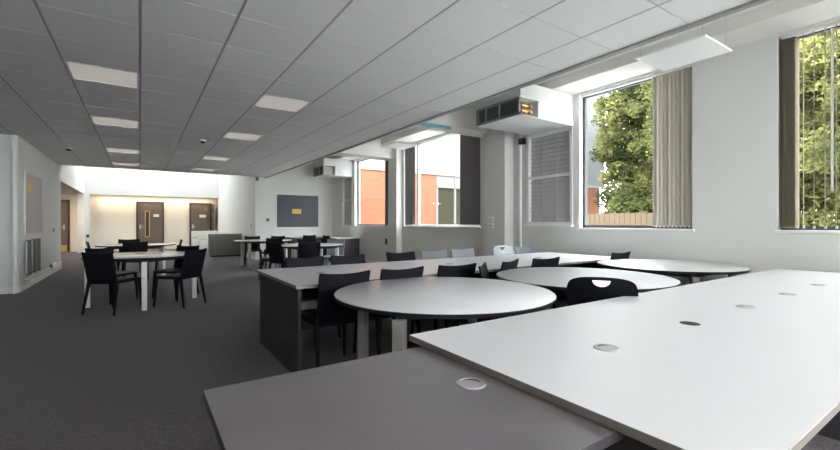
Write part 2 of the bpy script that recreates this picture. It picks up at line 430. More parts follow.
door('door_3', -3.42, -2.50, 'brown corridor door with kick plate past the opening', handle=(.34, -1), kick=True)
t = empty('door_4', (2.98, 22.57, 0), R(0), 'narrow brown side panel joining the second brown door', 'door', kind='structure')
box_obj('door_leaf', (-.05, -.5, .85, -.01, -.04, 2.13), M['door'], t)
MB().tube([(-.06, -.2, 1.5), (-.06, -.2, 1.75)], .012, 8).build('door_handle', M['steel'], t)

# ------------------------------------------------------------------ desks and tables
def grommet(parent, x, y, z, ringm, open_=False, ang=0.0):
    n = 40
    mb = MB()
    if open_:
        mb.lathe([(0, z+.0008), (.042, z+.0008), (.043, z), (0, z-.001)], x, y, n)
        return mb.build('grommet_hole', M['hole'], parent)
    mb.lathe([(0, z+.004), (.034, z+.004), (.036, z+.002), (.038, z+.005), (.045, z+.0045), (.047, z+.0005), (.046, z-.003), (0, z-.003)], x, y, n)
    o = mb.build('grommet', ringm, parent, smooth=True)
    # crescent cable slot in the cap
    c = MB(); vs = []
    K = 14
    for k in range(K+1):
        a = ang+PI*(.1+.8*k/K); vs.append((x+.030*math.cos(a), y+.030*math.sin(a)))
    for k in range(K, -1, -1):
        a = ang+PI*(.1+.8*k/K); q = .030-.011*math.sin(PI*k/K); vs.append((x+q*math.cos(a), y+q*math.sin(a)))
    V = [c.bm.verts.new((p[0], p[1], z+.0048)) for p in vs]
    for k in range(K): 
        q = [V[k], V[k+1], V[2*K+1-k-1], V[2*K+1-k]]
        try: c.bm.faces.new(q)
        except Exception: pass
    c.build('cable_slot', M['hole'], o)
    return o

TZ = .74
def slab(name, x0, y0, x1, y1, top, th, mt, me, parent):
    """laminate board: a light top face with darker edges"""
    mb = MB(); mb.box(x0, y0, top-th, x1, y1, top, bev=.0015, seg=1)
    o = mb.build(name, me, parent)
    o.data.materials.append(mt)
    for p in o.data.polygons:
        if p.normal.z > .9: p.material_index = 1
    return o

# big white table in front
t = empty('conference_table', (3.26, .9, 0), 0, 'long white topped table reaching from the dark desk to the window wall', 'table')
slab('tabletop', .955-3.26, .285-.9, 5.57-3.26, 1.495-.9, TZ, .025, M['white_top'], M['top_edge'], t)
for x in (1.35, 3.26, 5.3):
    box_obj('leg_panel', (x-3.26-.02, .40-.9, 0, x-3.26+.02, 1.40-.9, TZ-.025), M['dark_panel'], t)
MB().box(1.35-3.26, -.02, .35, 5.3-3.26, .0, TZ-.03).build('modesty_panel', M['dark_panel'], t)
for x, op in ((1.48, 0), (2.175, 1), (2.865, 0), (3.60, 0), (4.33, 0)):
    grommet(t, x-3.26, .01, TZ, M['ring_pale'], bool(op), R(-20))

# charcoal desk
t = empty('charcoal_desk', (.556, .98, 0), 0, 'charcoal grey topped desk with grey cable grommet and scuffed surface', 'desk')
slab('desktop', .157-.556, .56-.98, .985-.556, 1.402-.98, TZ-.026, .026, M['dark_top'], M['dark_panel'], t)
for sx, sy in ((-1, -1), (1, -1), (-1, 1), (1, 1)):
    box_obj('leg', (sx*.30-.02, sy*.30-.02, 0, sx*.30+.02, sy*.30+.02, TZ-.052), M['leg_grey'], t)
MB().box(-.33, -.015, .58, .33, .015, TZ-.052).build('rail', M['dark_panel'], t)
grommet(t, .862-.556, .985-.98, TZ-.026, M['ring'], False, R(-60))

# long white desk across the middle
DX0, DX1, DY0, DY1 = .985, 5.58, 3.13, 4.46
cx, cy = (DX0+DX1)/2, (DY0+DY1)/2
t = empty('long_desk', (cx, cy, 0), 0, 'long white desk with charcoal end panel standing behind the round tables', 'desk')
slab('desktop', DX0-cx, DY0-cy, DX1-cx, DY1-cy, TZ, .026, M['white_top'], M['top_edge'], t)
for x in (DX0+.045, 3.3, DX1-.06):
    box_obj('end_panel', (x-cx-.0125, DY0+.06-cy, 0, x-cx+.0125, DY1-.04-cy, TZ-.026), M['dark_panel'], t)
box_obj('modesty_panel', (DX0+.06-cx, .0, .22, DX1-.08-cx, .02, TZ-.03), M['dark_panel'], t)
for gx, gy in ((1.44, 3.83), (3.0, 3.8), (4.55, 3.8)): grommet(t, gx-cx, gy-cy, TZ, M['ring_pale'])
pb = box_obj('power_box', (1.16-cx, -.06, .42, 1.46-cx, -.0, .50), M['plastic_w'], t, bev=.006); pb['label'] = 'white power box under the desk'

# round tables
def round_table(cx, cy, r, label, a0, group, lm='leg_white', tm='white_top'):
    t = empty('round_table', (cx, cy, 0), 0, label, 'table', group)
    mb = MB(); mb.lathe([(0, TZ), (r-.004, TZ), (r, TZ-.003), (r-.012, TZ-.027), (0, TZ-.027)], n=128)
    o = mb.build('tabletop', M['black_edge'], t, smooth=True)
    o.data.materials.append(M[tm])
    for p in o.data.polygons:
        if p.normal.z > .95: p.material_index = 1
    for k in range(4):
        a = a0+PI/2*k; x, y = (r-.09)*math.cos(a), (r-.09)*math.sin(a)
        l = MB().box(-.032, -.032, 0, .032, .032, TZ-.06, bev=.005).build('leg', M[lm], t, loc=(x, y, 0), rot=(0, 0, a))
        MB().box(-.033, -.033, 0, .033, .033, .012).build('foot', M['black'], l)
    # apron frame under the top
    f = MB()
    for k in range(4):
        a = a0+PI/2*k; b = a+PI/2; q = r-.10
        p0 = Vector((q*math.cos(a), q*math.sin(a), TZ-.05)); p1 = Vector((q*math.cos(b), q*math.sin(b), TZ-.05))
        f.tube([p0, p1], .022, 4)
    f.build('apron', M['dark_panel'], t)
    return t
GR = 'white round tables beside the long desk'
round_table(1.778, 2.325, .760, 'white round table with black rim closest to the charcoal desk', R(121), GR, 'leg_grey')
round_table(3.312, 2.275, .760, 'white round table in the middle, behind the black chair with a hand hole', R(100), GR, 'leg_grey')
round_table(5.065, 2.350, .755, 'white round table tucked against the window wall', R(45), GR, 'leg_grey')
FT1, FT2, MT1, MT0 = (.05, 7.55), (-.05, 11.25), (3.08, 8.95), (2.86, 12.0)
G2 = 'white round tables at the far end'
round_table(*FT1, .762, 'white round table with square white legs standing in the open aisle', R(0), G2, 'leg_white', 'lifted_top')
round_table(*FT2, .762, 'white round table behind the aisle table, before the brown doors', R(45), G2, 'leg_white', 'lifted_top')
round_table(*MT1, .762, 'white round table in front of the slate notice board', R(45), G2, 'leg_white', 'lifted_top')
round_table(*MT0, .762, 'white round table nearest the end wall corner pilaster', R(45), G2, 'leg_white', 'lifted_top')

# desks by the end wall
t = empty('wall_desk', (5.0, 13.9, 0), 0, 'white desk along the end wall under the slate notice board', 'desk')
slab('desktop', -.9, -.45, .8, .45, TZ, .026, M['lifted_top'], M['top_edge'], t)
for x in (-.86, .76): box_obj('end_panel', (x-.0125, -.40, 0, x+.0125, .44, TZ-.026), M['dark_panel'], t)
t = empty('wall_desk', (5.42, 12.7, 0), 0, 'white desk with charcoal end panel below the small louvred window', 'desk')
slab('desktop', -.38, -.72, .38, .72, TZ, .026, M['lifted_top'], M['top_edge'], t)
for y in (-.68, .68): box_obj('end_panel', (-.37, y-.0125, 0, .38, y+.0125, TZ-.026), M['dark_panel'], t)

# low cabinet
t = empty('storage_cabinet', (2.62, 16.6, 0), 0, 'low grey two door cabinet standing by the white atrium wall', 'cabinet')
box_obj('carcass', (-.56, -.22, .05, .50, .22, .80), M['cabinet'], t)
box_obj('plinth', (-.54, -.20, 0, .48, .20, .05), M['black'], t)
box_obj('cabinet_top', (-.575, -.24, .80, .515, .235, .822), M['cabinet'], t)
for x0, x1, hx in ((-.555, -.033, -.07), (-.027, .495, .01)):
    d = box_obj('door', (x0, -.238, .06, x1, -.22, .795), M['cabinet'], t)
    box_obj('handle', (hx, -.255, .55, hx+.012, -.238, .68), M['cabinet'], d)

# ------------------------------------------------------------------ chairs
BT = .835
def make_chair(name='stacking_chair', m=None, lean=.085):
    m = m or M['chair']
    t = empty(name)
    def seat(u, v):
        x = (u-.5)*2; y = -.205+.425*v
        w = .205+.012*v
        z = .445-.012*(1-x*x)*math.sin(PI*min(1, v*1.02))-.018*max(0, v-.82)**2/.0324
        return (x*w, y, z)
    MB().shell(seat, 12, 12, .014).build('seat', m, t, smooth=True)
    def back(u, v):
        x = (u-.5)*2
        w = .198+.012*v
        z = .425+(BT-.425-.016*(1-x*x))*v
        y = -.212-lean*(v**1.35)-.030*(1-x*x)*math.sin(PI*min(1, .25+.75*v))*.8
        return (x*w, y, z)
    MB().shell(back, 14, 12, .012).build('backrest', m, t, smooth=True)
    for s in (-1, 1):
        MB().bar((s*.198, .195, .438), (s*.218, .225, 0), (.036, .040), (.022, .024)).build('leg', m, t, smooth=True)
        MB().bar((s*.196, -.195, .445), (s*.222, -.275, 0), (.034, .046), (.022, .026)).build('leg', m, t, smooth=True)
    f = MB()
    f.box(-.195, .185, .405, .195, .203, .436, bev=.004); f.box(-.195, -.208, .400, .195, -.190, .436, bev=.004)
    for s in (-1, 1): f.box(s*.197-.009, -.20, .405, s*.197+.009, .195, .438, bev=.004)
    f.build('seat_frame', m, t)
    for s in (-1, 1):
        p = MB()
        p.tube([(s*.197, -.205, .43), (s*.201, -.212-lean*.3, .58), (s*.207, -.212-lean*.68, .73), (s*.210, -.212-lean, BT-.004)], [.013, .012, .010, .008], 8)
        p.build('back_post', m, t, smooth=True)
    return t

def make_shell_chair(name, m, legm):
    """polypropylene chair with a domed back and a half moon hand hole"""
    t = empty(name)
    def seat(u, v):
        x = (u-.5)*2; y = -.20+.42*v
        return (x*.215, y, .45-.015*(1-x*x)*math.sin(PI*v)-.02*max(0, v-.8)**2/.04)
    MB().shell(seat, 10, 10, .012).build('seat', m, t, smooth=True)
    W, H0, H1 = .222, .44, .862
    out = []
    out += [(-W*.93, H0), (-W*.97, .60), (-W, .74), (-W*.985, .785)]
    for k in range(1, 16):
        a = PI*(1-k/16); out.append((W*.95*math.copysign(abs(math.cos(a))**.8, math.cos(a)), .795+(H1-.795)*math.sin(a)**.75))
    out += [(W*.985, .785), (W, .74), (W*.97, .60), (W*.93, H0)]
    hole = [(.056*math.cos(a), .845-.006-.046*math.sin(a)) for a in [PI*k/12 for k in range(13)]]
    bm = bmesh.new()
    def loop(pts):
        vs = [bm.verts.new((x, 0, z)) for x, z in pts]
        return [bm.edges.new((vs[i], vs[(i+1) % len(vs)])) for i in range(len(vs))]
    e = loop(out)+loop(hole)
    bmesh.ops.triangle_fill(bm, use_beauty=True, use_dissolve=False, edges=e)
    bmesh.ops.subdivide_edges(bm, edges=[q for q in bm.edges if q.calc_length() > .12], cuts=2, use_grid_fill=True)
    bmesh.ops.triangulate(bm, faces=bm.faces)
    r = bmesh.ops.extrude_face_region(bm, geom=bm.faces[:])
    for v in r['geom']:
        if isinstance(v, bmesh.types.BMVert): v.co.y += .010
    for v in bm.verts:
        f = max(0.0, (v.co.z-H0)/(H1-H0))
        v.co.y += -.205-.085*f**1.3-.03*(1-(v.co.x/W)**2)
    mb = MB(); mb.bm.free(); mb.bm = bm
    mb.build('backrest', m, t)
    for s in (-1, 1):
        MB().tube([(s*.17, .17, .435), (s*.21, .20, .0)], .011, 10).build('leg', legm, t, smooth=True)
        MB().tube([(s*.17, -.17, .435), (s*.21, -.24, .0)], .011, 10).build('leg', legm, t, smooth=True)
    MB().box(-.17, -.17, .425, .17, .17, .436).build('seat_frame', legm, t)
    return t

proto = make_chair(); proto2 = make_chair(m=M['chair_sheen_grey'])
used = {}
BACK = .29                         # origin to the top of the backrest
def chair(bx, by, face, label, group, src=None):
    """bx, by: where the top of the backrest is; face: direction the sitter looks, degrees from +X"""
    src = src or proto
    o = copy_tree(src) if src in used else src
    used[src] = 1
    a = R(face)
    o.location = (bx+BACK*math.cos(a), by+BACK*math.sin(a), 0); o.rotation_euler = (0, 0, a-PI/2)
    tag(o, label, 'chair', group)
    return o

G = 'chairs along the round table side of the long desk'
chair(1.345, 3.035, 90, 'black plastic chair at the long white desk, beside the charcoal end panel', G)
chair(1.885, 3.045, 90, 'black plastic chair at the long desk, second along from the charcoal end panel', G)
chair(2.475, 3.02, 86, 'black plastic chair at the long desk, third along from the charcoal end panel', G)
chair(3.19, 3.03, 112, 'black plastic chair at the long desk behind the middle round table\'s tip', G)
chair(3.76, 3.03, 88, 'black plastic chair at the long desk, fifth from the charcoal end panel', G)
chair(5.32, 3.060, 90, 'black plastic chair behind the round table that touches the window wall', G)
chair(2.665, 2.88, -50, 'black plastic chair seen edge on between two round tables, facing the middle one', 'chairs at the near round tables')
G = 'chairs on the window side of the long desk'
chair(1.56, 4.64, 268, 'black plastic chair behind the long desk, first from the open aisle', G)
chair(2.10, 4.66, 264, 'black plastic chair behind the long desk, second from the open aisle', G)
chair(2.90, 4.74, 268, 'black plastic chair behind the long desk, below the wall socket by the pilaster', G)
chair(3.45, 4.74, 268, 'black plastic chair greyed for its window sheen, first grey one behind the long desk', G, proto2)
chair(3.98, 4.74, 270, 'black plastic chair greyed for its window sheen, under the dark blind of the wide window', G, proto2)
chair(5.33, 4.77, 272, 'grey plastic chair by the white pipe at the long desk\'s corner', G, proto2)
hc = make_shell_chair('shell_chair', M['chair'], M['black'])
tag(hc, 'black shell chair with a half moon hand hole at the middle round table', 'chair', 'shell chairs with hand holes')
a = R(33); hc.location = (2.545+.29*math.cos(a), 1.60+.29*math.sin(a), 0); hc.rotation_euler = (0, 0, a-PI/2)
hw = make_shell_chair('shell_chair', M['chair_grey'], M['chrome'])
tag(hw, 'pale grey shell chair with hand hole in front of the white pilaster', 'chair', 'shell chairs with hand holes')
a = R(268); hw.location = (4.78, 4.72-.29, 0); hw.rotation_euler = (0, 0, a-PI/2)

def around(c, dirs, dist, labels, group, src=None):
    for (d, extra), l in zip(dirs, labels):
        a = R(d); rr = dist+extra
        chair(c[0]+rr*math.cos(a), c[1]+rr*math.sin(a), d+180, l, group)
around(FT1, [(232, .0), (-45, .06), (45, .06), (130, .06)], .84,
       ['black plastic chair at the aisle table, back to the camera, by the radiator wall',
        'black plastic chair at the aisle table, turned away, on its long desk side',
        'black plastic chair at the aisle table, on its far side toward the low cabinet',
        'black plastic chair at the aisle table, on its far side toward the radiator wall'], 'chairs around the aisle table')
around(FT2, [(268, 0), (100, .1), (0, .0), (190, .02)], .86,
       ['black plastic chair between the two aisle tables, its back to the camera',
        'black plastic chair behind the second aisle table, before the door with a glass slot',
        'black plastic chair at the second aisle table, side on toward the cabinet',
        'black plastic chair at the second aisle table, side on toward the radiator wall'], 'chairs around the second aisle table')
G = 'chairs around the tables before the notice board'
chair(2.10, 9.30, -12, 'black plastic chair side on at the notice board table, with daylight sheen on its back', G)
chair(2.22, 8.50, 25, 'black plastic chair side on at the notice board table, close to the long desk corner', G)
chair(2.80, 8.06, 78, 'black plastic chair with its back square to the camera at the notice board table', G)
chair(3.38, 9.92, 252, 'black plastic chair behind the notice board table, facing the camera', G)
chair(3.93, 9.42, 232, 'pale grey plastic chair at the notice board table', G, None).name = 'grey_chair'
chair(2.92, 11.10, 95, 'black plastic chair between the notice board table and the table by the pilaster', G)
chair(2.75, 12.90, 262, 'black plastic chair behind the table by the corner pilaster', G)
chair(3.45, 12.72, 232, 'black plastic chair behind the pilaster table, under the slate notice board', G)
chair(4.55, 13.10, 92, 'black plastic chair drawn up to the end wall desk', G)
chair(4.86, 12.45, 5, 'dark plastic chair at the desk below the small louvred window', G)
g = bpy.data.objects['grey_chair']; g.name = 'stacking_chair'
for ch in g.children:
    ch.data = ch.data.copy(); ch.data.materials.clear(); ch.data.materials.append(M['chair_grey'])

# ------------------------------------------------------------------ ceiling lights and ceiling fittings
def ceiling_light(x, j, label):
    a = ys[j]
    t = empty('ceiling_light', (x+.3, a+.3, CZ), 0, label, 'light', 'recessed square ceiling lights')
    f = MB(); q = .296; w = .022
    f.box(-q, -q, -.002, -q+w, q, .012).box(q-w, -q, -.002, q, q, .012).box(-q, -q, -.002, q, -q+w, .012).box(-q, q-w, -.002, q, q, .012)
    f.build('light_frame', M['frame_w'], t)
    box_obj('diffuser', (-q+w, -q+w, .002, q-w, q-w, .008), M['diffuser'], t)
nm = ['first', 'second', 'third', 'last']
for i, j in enumerate((18, 22, 27, 31)):
    ceiling_light(-.6, j, 'square ceiling light above the aisle tables, %s of its row going away' % nm[i])
for i, j in enumerate((18, 22, 27, 31)):
    ceiling_light(1.2, j, 'square ceiling light in the row past the sensor, %s of its row going away' % nm[i])

def ceiling_sensor(x, y, label, s=1.0):
    t = empty('smoke_detector', (x, y, CZ), 0, label, 'smoke detector')
    MB().lathe([(0, 0), (.055*s, 0), (.055*s, -.018), (.045*s, -.024), (0, -.024)], n=32).build('base', M['plastic_w'], t, smooth=True)
    MB().lathe([(0, -.024), (.036*s, -.024), (.036*s, -.040), (.028*s, -.055), (0, -.058)], n=32).build('head', M['black'], t, smooth=True)
ceiling_sensor(-1.2, 10.95, 'dark smoke detector on the ceiling near the radiator wall', 1.2)
ceiling_sensor(.955, 8.5, 'small dark ceiling sensor between the two rows of square lights', 1.0)
t = empty('motion_sensor', (3.2, 14.32, 2.70), 0, 'small grey motion sensor high on the end wall corner pilaster', 'sensor')
box_obj('base', (-.05, -.06, -.05, .05, .01, .03), M['ring'], t, bev=.01); MB().lathe([(0, -.09), (.03, -.08), (.035, -.05), (0, -.05)], 0, -.03, 20).build('lens', M['black'], t, smooth=True)

# suspended panel in the window bay
def hung_panel(x, y, label):
    t = empty('suspended_panel', (x, y, 2.90), 0, label, 'light panel', 'flat white panels hung in the window bay')
    box_obj('panel', (-.3, -.32, 0, .3, .32, .018), M['ceil_tile'], t, bev=.004)
    for sx in (-.26, .26):
        for sy in (-.28, .28): MB().tube([(sx, sy, .03), (sx, sy, SZ-2.90)], .0025, 6).build('wire', M['alu'], t)
hung_panel(4.5, 1.95, 'flat white panel hung on wires above the tree window')
hung_panel(4.7, 7.7, 'flat white panel hung on wires above the wide window')

# air conditioning units
def ac_unit(xg, yn, yf, zb, zt, label, valves=True):
    t = empty('air_conditioning_unit', (WX, (yn+yf)/2, zb), 0, label, 'air conditioner', 'ceiling air conditioning units in the window bay')
    yc = (yn+yf)/2; L = (yf-yn)/2; xw = xg-WX; h = zt-zb
    # casing: a box with its near, grille-side corner cut away for the valves
    c = MB()
    c.box(xw+.03, -L+.24, 0, 0, L, 3.30-zb)
    c.box(xw+.42, -L, 0, 0, -L+.24, 3.30-zb)
    c.box(xw+.03, -L, h, xw+.42, -L+.24, 3.30-zb)
    c.box(xw+.03, -L, 0, xw+.42, -L+.24, .012)
    c.build('casing', M['casing'], t)
    box_obj('top_plate', (xw+.0, -L-.02, h-.012, xw+.44, -L+.25, h), M['frame_w'], t)
    f = MB(); f.box(xw-.0, -L, 0, xw+.03, -L+.035, h).box(xw, L-.035, 0, xw+.03, L, h).box(xw, -L, 0, xw+.03, L, .035).box(xw, -L, h-.03, xw+.03, L, h)
    for y in (-L*.10, L*.55): f.box(xw+.002, y-.008, 0, xw+.03, y+.008, h)
    f.build('grille_frame', M['grille'], t)
    g = MB(); n = 13
    for k in range(n):
        z = .04+(h-.075)*(k+.5)/n
        g.shell(lambda u, v: (xw+.006+.022*u, -L+.03+(2*L-.06)*v, z-.006+.012*u), 1, 1, .003)
    g.build('grille', M['grille'], t)
    box_obj('grille_back', (xw+.028, -L+.02, .02, xw+.034, L-.02, h-.02), M['hole'], t)
    if valves:
        v = MB(); y = -L+.10
        for z in (h*.38, h*.68):
            v.tube([(xw+.40, y, z), (xw+.30, y, z), (xw+.22, y, z), (xw+.16, y, z), (xw+.09, y, z)], [.014, .014, .026, .022, .014], 10)
            v.tube([(xw+.24, y, z+.05), (xw+.24, y, z-.05)], .020, 10)
            v.tube([(xw+.35, y-.03, z+.0), (xw+.35, y+.03, z)], .024, 10)
        v.build('valves', M['brass'], t, smooth=True)
        k = MB()
        for z in (h*.42, h*.66): k.box(xw+.06, y-.05, z-.04, xw+.13, y+.03, z+.03, bev=.008)
        k.build('valve_actuator', M['black'], t)
        p = MB()
        for dx in (.10, .15): p.tube([(xw+dx, y+.06, .012), (xw+dx, y+.06, h-.01)], .008, 8)
        p.build('pipe', M['steel'], t)
    return t
ac_unit(4.56, 4.16, 5.08, 2.80, 3.07, 'white air conditioning unit with grey grille and brass valves above the louvred window')
ac_unit(4.82, 12.62, 13.5, 2.76, 3.07, 'white air conditioning unit with dark grille in the far corner of the window bay', False)
tag(MB().tube([(3.75, 5.85, 2.93), (4.62, 5.85, 2.93)], .028, 12).build('coolant_pipe', M['teal'], smooth=True), 'teal insulated pipe running to the air conditioning grille', 'pipe')
tag(MB().tube([(3.75, 5.85, 2.93), (3.75, 5.85, 3.44)], .010, 8).build('pipe_hanger', M['steel']), 'steel rod holding up the teal pipe end', 'pipe hanger')

# ------------------------------------------------------------------ wall fittings
def board(name, loc, w, h, axis, bm_, fm, label):
    t = empty(name, loc, 0 if axis == 'y' else -PI/2, label, 'notice board')
    box_obj('felt', (-w/2+.01, -.012, .01, w/2-.01, 0, h-.01), bm_, t)
    f = MB(); q = .02
    f.box(-w/2, -.018, 0, -w/2+q, 0, h).box(w/2-q, -.018, 0, w/2, 0, h).box(-w/2, -.018, 0, w/2, 0, q).box(-w/2, -.018, h-q, w/2, 0, h)
    f.build('board_frame', fm, t)
    return t
board('notice_board', (4.595, 14.4, 1.08), 1.45, 1.11, 'y', M['board'], M['board'], 'slate grey felt notice board on the end wall')
t = empty('notice_card', (4.54, 14.387, 1.545), 0, 'yellow printed card on the slate notice board', 'sign')
box_obj('card', (-.155, -.003, 0, .155, 0, .165), M['yellow'], t)
MB().box(-.13, -.0045, .035, .10, -.003, .05).box(-.13, -.0045, .07, .12, -.003, .085).box(-.10, -.0045, .115, .10, -.003, .135).build('print', M['oak'], t)
t = empty('notice_board', (-1.76, 11.18, 1.0), PI/2, 'mauve notice board in aluminium frame above the radiator', 'notice board')
w, h = 1.68, 1.20
box_obj('felt', (-w/2+.01, -.012, .01, w/2-.01, 0, h-.01), M['board_l'], t)
f = MB(); q = .03
f.box(-w/2, -.022, 0, -w/2+q, 0, h).box(w/2-q, -.022, 0, w/2, 0, h).box(-w/2, -.022, 0, w/2, 0, q).box(-w/2, -.022, h-q, w/2, 0, h)
f.build('board_frame', M['alu'], t)
t = empty('notice_card', (-1.747, 10.78, 1.80), PI/2, 'two small yellow and cream notes on the mauve board', 'sign')
box_obj('card', (-.20, -.003, .03, -.02, 0, .24), M['cream_card'], t)
box_obj('card', (.01, -.003, 0, .17, 0, .2), M['yellow'], t)

# radiator on the left wall (x = -1.76, faces +x)
t = empty('radiator', (-1.76, 11.75, .29), PI/2, 'grey panel radiator with dark uprights under the mauve board', 'radiator')
box_obj('panel', (-.42, -.085, 0, 1.45, -.055, .60), M['radiator'], t, bev=.006)
box_obj('rear_panel', (-1.42, -.045, 0, 1.45, -.02, .60), M['radiator'], t, bev=.006)
for x in (-1.38, -.92, -.53): MB().box(x-.03, -.095, -.03, x+.03, -.02, .62, bev=.006).build('upright', M['rad_dark'], t)
for x in (-1.2, .0, 1.2): box_obj('bracket', (x-.02, -.045, .05, x+.02, 0, .57), M['rad_dark'], t)
MB().tube([(.9, -.06, 0), (.9, -.06, -.07), (1.05, -.06, -.08)], .014, 8).lathe([(0, -.11), (.03, -.11), (.03, -.05), (0, -.05)], .9, -.06, 14).build('valve', M['black'], t, smooth=True)
t = empty('heating_pipe', (-1.70, 12.2, 0), 0, 'pair of white heating pipes running along the skirting under the radiator', 'pipe')
for z in (.135, .20): MB().tube([(0, -2.2, z), (0, 2.0, z)], .013, 10).build('pipe', M['frame_w'], t, smooth=True)
MB().box(-.055, -1.5, .10, .0, -1.46, .24).box(-.055, 1.2, .10, 0, 1.24, .24).build('pipe_clip', M['frame_w'], t)
tag(MB().tube([(-1.80, 9.84, 0), (-1.80, 9.84, CZ)], .030, 12).build('corner_pipe', M['frame_w'], smooth=True), 'white vertical pipe up the corner of the radiator wall', 'pipe')
def socket(loc, rz, label, m=None, w=.146, h=.086):
    t = empty('wall_socket', loc, rz, label, 'socket')
    box_obj('plate', (-w/2, -.012, 0, w/2, 0, h), m or M['plastic_w'], t, bev=.003)
    MB().box(-w*.28, -.016, h*.3, -w*.1, -.012, h*.6).box(w*.1, -.016, h*.3, w*.28, -.012, h*.6).build('switch', M['ring'] if m is None else M['black'], t)
socket((-1.76, 13.45, 1.0), PI/2, 'pale wall socket past the end of the radiator', M['ring'])
socket((WX, 10.35, .60), -PI/2, 'black wall socket below the brick filled window', M['black'], .12, .17)
socket((5.62, 5.85, 1.13), -PI/2, 'lower of two white switch plates on the pilaster')
socket((5.62, 5.85, 1.25), -PI/2, 'upper white switch plate on the pilaster by the louvred window')
socket((-1.80, 22.0, .62), 0, 'small black switch on the pier beside the recess', M['black'], .09, .12)
socket((3.15, 14.95, 1.10), -PI/2, 'small grey switch at the edge of the white atrium wall', M['ring'], .09, .09)
t = empty('call_point', (3.56, 14.4, 1.27), 0, 'round black call point between end wall pilaster and notice board', 'call point')
MB().lathe([(0, -.03), (.05, -.03), (.055, 0), (0, 0)], n=24).build('body', M['black'], t, rot=(PI/2, 0, 0), loc=(0, -.005, .055), smooth=True)
box_obj('button', (-.015, -.012, .04, .015, 0.0, .07), M['ring'], t)
t = empty('wall_speaker', (WX, 5.22, 2.66), 0, 'small black speaker box under the air conditioning unit', 'speaker')
box_obj('body', (-.10, -.05, 0, 0, .05, .11), M['black'], t, bev=.008); MB().lathe([(0, 0), (.03, 0), (.028, -.006), (0, -.006)], n=20).build('driver', M['rad_dark'], t, rot=(0, PI/2, 0), loc=(-.106, 0, .055))
tag(MB().tube([(WX-.03, 5.28, 0.1), (WX-.03, 5.28, 2.95)], .028, 12).build('conduit_pipe', M['frame_w'], smooth=True), 'white vertical pipe beside the louvred window', 'pipe')
# bins by the low white wall
for x, h, l in ((2.10, .52, 'white waste bin against the low white wall'), (2.42, .42, 'pale squat waste bin beside the grey cabinet')):
    t = empty('waste_bin', (x, 21.6, 0), 0, l, 'bin')
    MB().box(-.13, -.13, 0, .13, .13, h, bev=.02).build('body', M['plastic_w'], t); MB().box(-.10, -.10, h, .10, .10, h+.03, bev=.01).build('lid', M['ring'], t)

# ------------------------------------------------------------------ outside
struct('ground_outside', [(6.15, -25, -.35, 60, 60, -.15)], M['bounce_paving'], 'grey paving outside the windows, paled to bounce daylight indoors', 'ground')
YW = 15.4; BZ = 1.22+.148*YW
t = empty('neighbouring_wing', (15, YW, -.15), 0, 'wing of the building in white render over orange brick', 'building')
def wb(x0, x1, z0, z1, y0=0.0, y1=.4): return (x0-15, y0, z0+.15, x1-15, y1, z1+.15)
XC = 24.3
MB().box(*wb(6.16, 11.35, -.15, BZ)).box(*wb(13.4, XC, -.15, BZ, 0, .4)).build('brick_wall', M['brick'], t)
MB().box(*wb(11.35, 13.4, -.15, .9)).build('brick_base', M['brick'], t)
MB().box(*wb(6.16, XC+.5, BZ, 11, -.02, .4)).build('rendered_wall', M['render'], t)
r_ = MB()
for z in (5.2, 6.9, 8.6): r_.box(*wb(6.16, XC+.5, z, z+.02, -.03, .0))
r_.box(*wb(6.16, XC+.5, BZ-.06, BZ+.06, -.06, .0)).build('joint_strips', M['spandrel'], t)
w_ = MB()
for x in (11.35, 12.42, 13.32): w_.box(*wb(x, x+.09, .9, BZ, -.03, .2))
w_.box(*wb(11.35, 13.4, .9, 1.0, -.03, .2)).box(*wb(11.35, 13.4, 2.86, 2.93, -.03, .2))
w_.build('window_frame', M['render'], t)
box_obj('window_pane', wb(11.4, 13.35, 1.0, 2.86, .05, .1), M['win_glass'], t)
box_obj('spandrel_panel', wb(11.4, 13.35, 2.93, BZ, .03, .1), M['spandrel'], t)

# timber fence
t = empty('timber_fence', (14.0, 7.4, -.15), 0, 'brown slatted timber fence below the trees', 'fence')
mb = MB()
for k in range(30): mb.box(-.015, -2.9+.19*k, .05, .015, -2.9+.19*k+.178, 1.72+.015*math.sin(k*2.3))
mb.build('boards', M['fence'], t)
for k in range(4): box_obj('post', (.02, -2.85+1.85*k, 0, .11, -2.75+1.85*k, 1.78), M['fence'], t)
MB().box(.015, -2.9, .4, .06, 2.8, .48).box(.015, -2.9, 1.35, .06, 2.8, 1.43).build('rails', M['fence'], t)

def foliage(clusters, n, size, seed):
    """leaf blades scattered through ellipsoid clusters (centre, radii)"""
    rng = np.random.default_rng(seed)
    vol = np.array([r[0]*r[1]*r[2] for _, r in clusters])**.8; vol = vol/vol.sum()
    idx = rng.choice(len(clusters), n, p=vol)
    cen = np.array([c for c, _ in clusters])[idx]; rad = np.array([r for _, r in clusters])[idx]
    d = rng.normal(size=(n, 3)); d /= np.linalg.norm(d, axis=1, keepdims=True)
    p = cen+d*rad*(rng.random((n, 1))**.45)
    a = rng.normal(size=(n, 3)); a[:, 2] *= .6; a /= np.linalg.norm(a, axis=1, keepdims=True)
    b = np.cross(a, rng.normal(size=(n, 3))); b /= np.linalg.norm(b, axis=1, keepdims=True)
    s = size*(.6+.8*rng.random((n, 1)))
    V = np.stack([p-a*s, p+b*s*.42+a*s*.1, p+a*s, p-b*s*.42+a*s*.1], 1).reshape(-1, 3)
    F = np.arange(4*n).reshape(n, 4)
    return V, F
